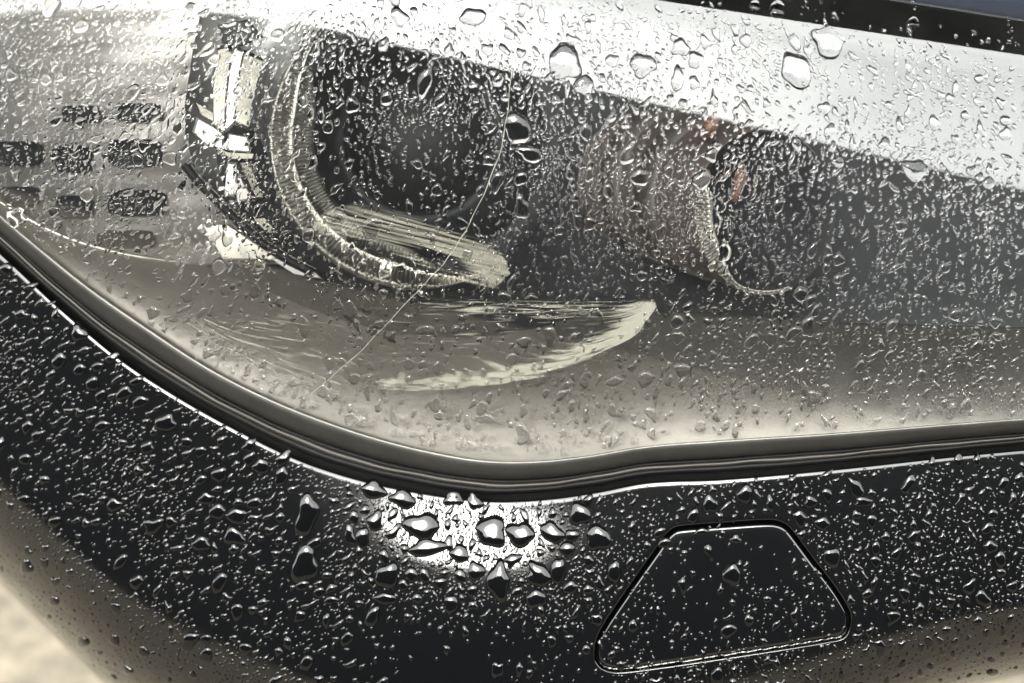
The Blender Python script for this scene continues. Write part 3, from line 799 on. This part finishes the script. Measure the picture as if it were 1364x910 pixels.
def scatter(A, B, nbig, Hf, rotc, seed, fine_name, fine_label, group, zone, wat):
    order = np.argsort(-A[:, 2]); vis = (A[:, 0] > 0) & (A[:, 0] < 1364) & (A[:, 1] > 0) & (A[:, 1] < 905)
    order = order[vis[order]]; big = order[:nbig]; rest = np.setdiff1d(np.arange(len(A)), big)
    V = batch(A[big], Hf, P_L, 18, .20, seed, .40, rotc, (1.0, 2.0)); fs = drop_faces(18, len(P_L))
    names = name_drops([A[k] for k in big], *zone)
    for i, k in enumerate(big):
        c = at(A[k, 0], A[k, 1], Hf(A[k, 0], A[k, 1]))
        o = mesh('raindrop', V[i] - c, fs, wat, cat='raindrop', label=names[i], group=group)
        o.location = c
    v1, f1 = join('', batch(A[rest], Hf, P_M, 12, .28, seed + 1, .38, rotc, (1.0, 2.6)), 12, 3, '', '')
    v2, f2 = join('', batch(B, Hf, P_S, 9, .26, seed + 2, .34, rotc, (.9, 2.8)), 9, 2, '', '')
    mesh(fine_name, np.concatenate([v1, v2]), np.concatenate([f1, f2 + len(v1)]), wat, label=fine_label, cat='raindrops', kind='stuff')
def hero(Bs, Hf, seed, group, wat):
    A = np.array([b[:5] for b in Bs], float)
    V = drop_geo(A[:, 0], A[:, 1], A[:, 2], A[:, 3], np.radians(A[:, 4]), Hf, .31 * np.minimum(A[:, 2], A[:, 3]) + 1.2, 40, P_L, np.full(len(A), .15), seed, .18)
    fs = drop_faces(40, len(P_L))
    for b, v in zip(Bs, V):
        c = at(b[0], b[1], Hf(b[0], b[1]))
        o = mesh('raindrop', v - c, fs, wat, cat='raindrop', label=b[5], group=group); o.location = c
LAND_L = [('the tip of the upper scuff',680,358),('the start of the upper scuff',430,290),('the tip of the crescent scuff',870,412),('the louvre slots',150,240),
 ('the chrome wing',320,325),('the bright chrome stripes',320,120),('the middle of the dark main lamp',560,186),('the lowest point of the ribbed ring',520,380),
 ('the ribbed ring of the second lamp',940,340),('the upper amber spot',946,168),('the lower amber spot',984,244),('the top of the scratch',682,40),
 ('the middle of the scratch',640,260),('the foot of the scratch',400,538),('the lowest point of the lens',650,590),('the kink in the lens edge',850,580),
 ('the curved drop by the bonnet lip',1102,56),('the round drop ending the bright reflection',1219,226),('the far lower end of the lens',1320,520),
 ('the far upper corner of the lens',1320,110),('the near top corner of the lens',40,30),('the near end of the bezel',40,300),('the blunt end of the crescent scuff',260,430),
 ('the second lamp tube',830,260),('the brownish end of the bezel',1180,480),('the dark gap past the second lamp',1170,330),('the top of the ribbed ring',420,50)]
LAND_P = [('the upper split-faced drop',409,685),('the lower split-faced drop',406,751),('the cluster of three drops',306,694),('the very large drop in the glare',562,700),
 ('the big pointed drops in the glare',674,708),('the five-sided drop',797,716),('the forked drop',516,766),('the long drop below the glare',664,773),('the lone low drop',714,797),
 ('the washer cover top edge',965,700),('the washer cover sloping edge',1095,755),('the washer cover lower edge',960,878),('the washer cover lower corner',800,875),
 ('the washer cover middle',970,790),('the kink in the lens seal',855,645),('the far top end of the bumper',1310,630),('the far end of the bumper',1290,740),
 ('the far bottom corner',1290,860),('the near end of the lens seal',60,410),('the lens seal bend',230,530),('the near edge of the bumper',40,560),('the pale ground corner',100,840),
 ('the near lower bumper curve',220,780),('the bottom of the bumper',480,880),('the dark drop near the seal',348,621),('the near bumper middle',170,650)]
def name_drops(pts, land, where):
    """one label per drop: which landmark it lies by, on which side, and its order from it"""
    key = []; out = [''] * len(pts)
    for (x, y, r) in pts:
        k = min(range(len(land)), key=lambda i: (land[i][1] - x) ** 2 + (land[i][2] - y) ** 2)
        dx, dy = x - land[k][1], y - land[k][2]
        side = ('right of' if dx > 0 else 'left of') if abs(dx) > abs(dy) else ('below' if dy > 0 else 'above')
        key.append((k, side, math.hypot(dx, dy)))
    orders = ['nearest', 'second', 'third', 'fourth', 'fifth', 'sixth', 'seventh', 'eighth', 'ninth', 'tenth', 'eleventh', 'twelfth', 'thirteenth', 'fourteenth']
    for kk in set((a, b) for a, b, _ in key):
        idx = sorted((i for i in range(len(pts)) if key[i][:2] == kk), key=lambda i: key[i][2])
        for n, i in enumerate(idx):
            out[i] = '%s mid-sized raindrop %s %s on the %s' % (orders[min(n, 13)], kk[1], land[kk[0]][0], where)
    return out
hero(LENS_BIG, HL, 71, 'raindrops on the lens', M_water); hero(PAINT_BIG, HB, 72, 'raindrops on the bumper', M_bead_water)
scatter(LM, LS, 120, HL, rot_l, 81, 'fine_raindrops', 'fine rain droplets spread over the clear headlight lens', 'raindrops on the lens', (LAND_L, 'lens'), M_water)
scatter(PM, PS, 110, HB, rot_p, 91, 'fine_raindrops', 'fine rain droplets spread over the black bumper', 'raindrops on the bumper', (LAND_P, 'bumper'), M_bead_water)
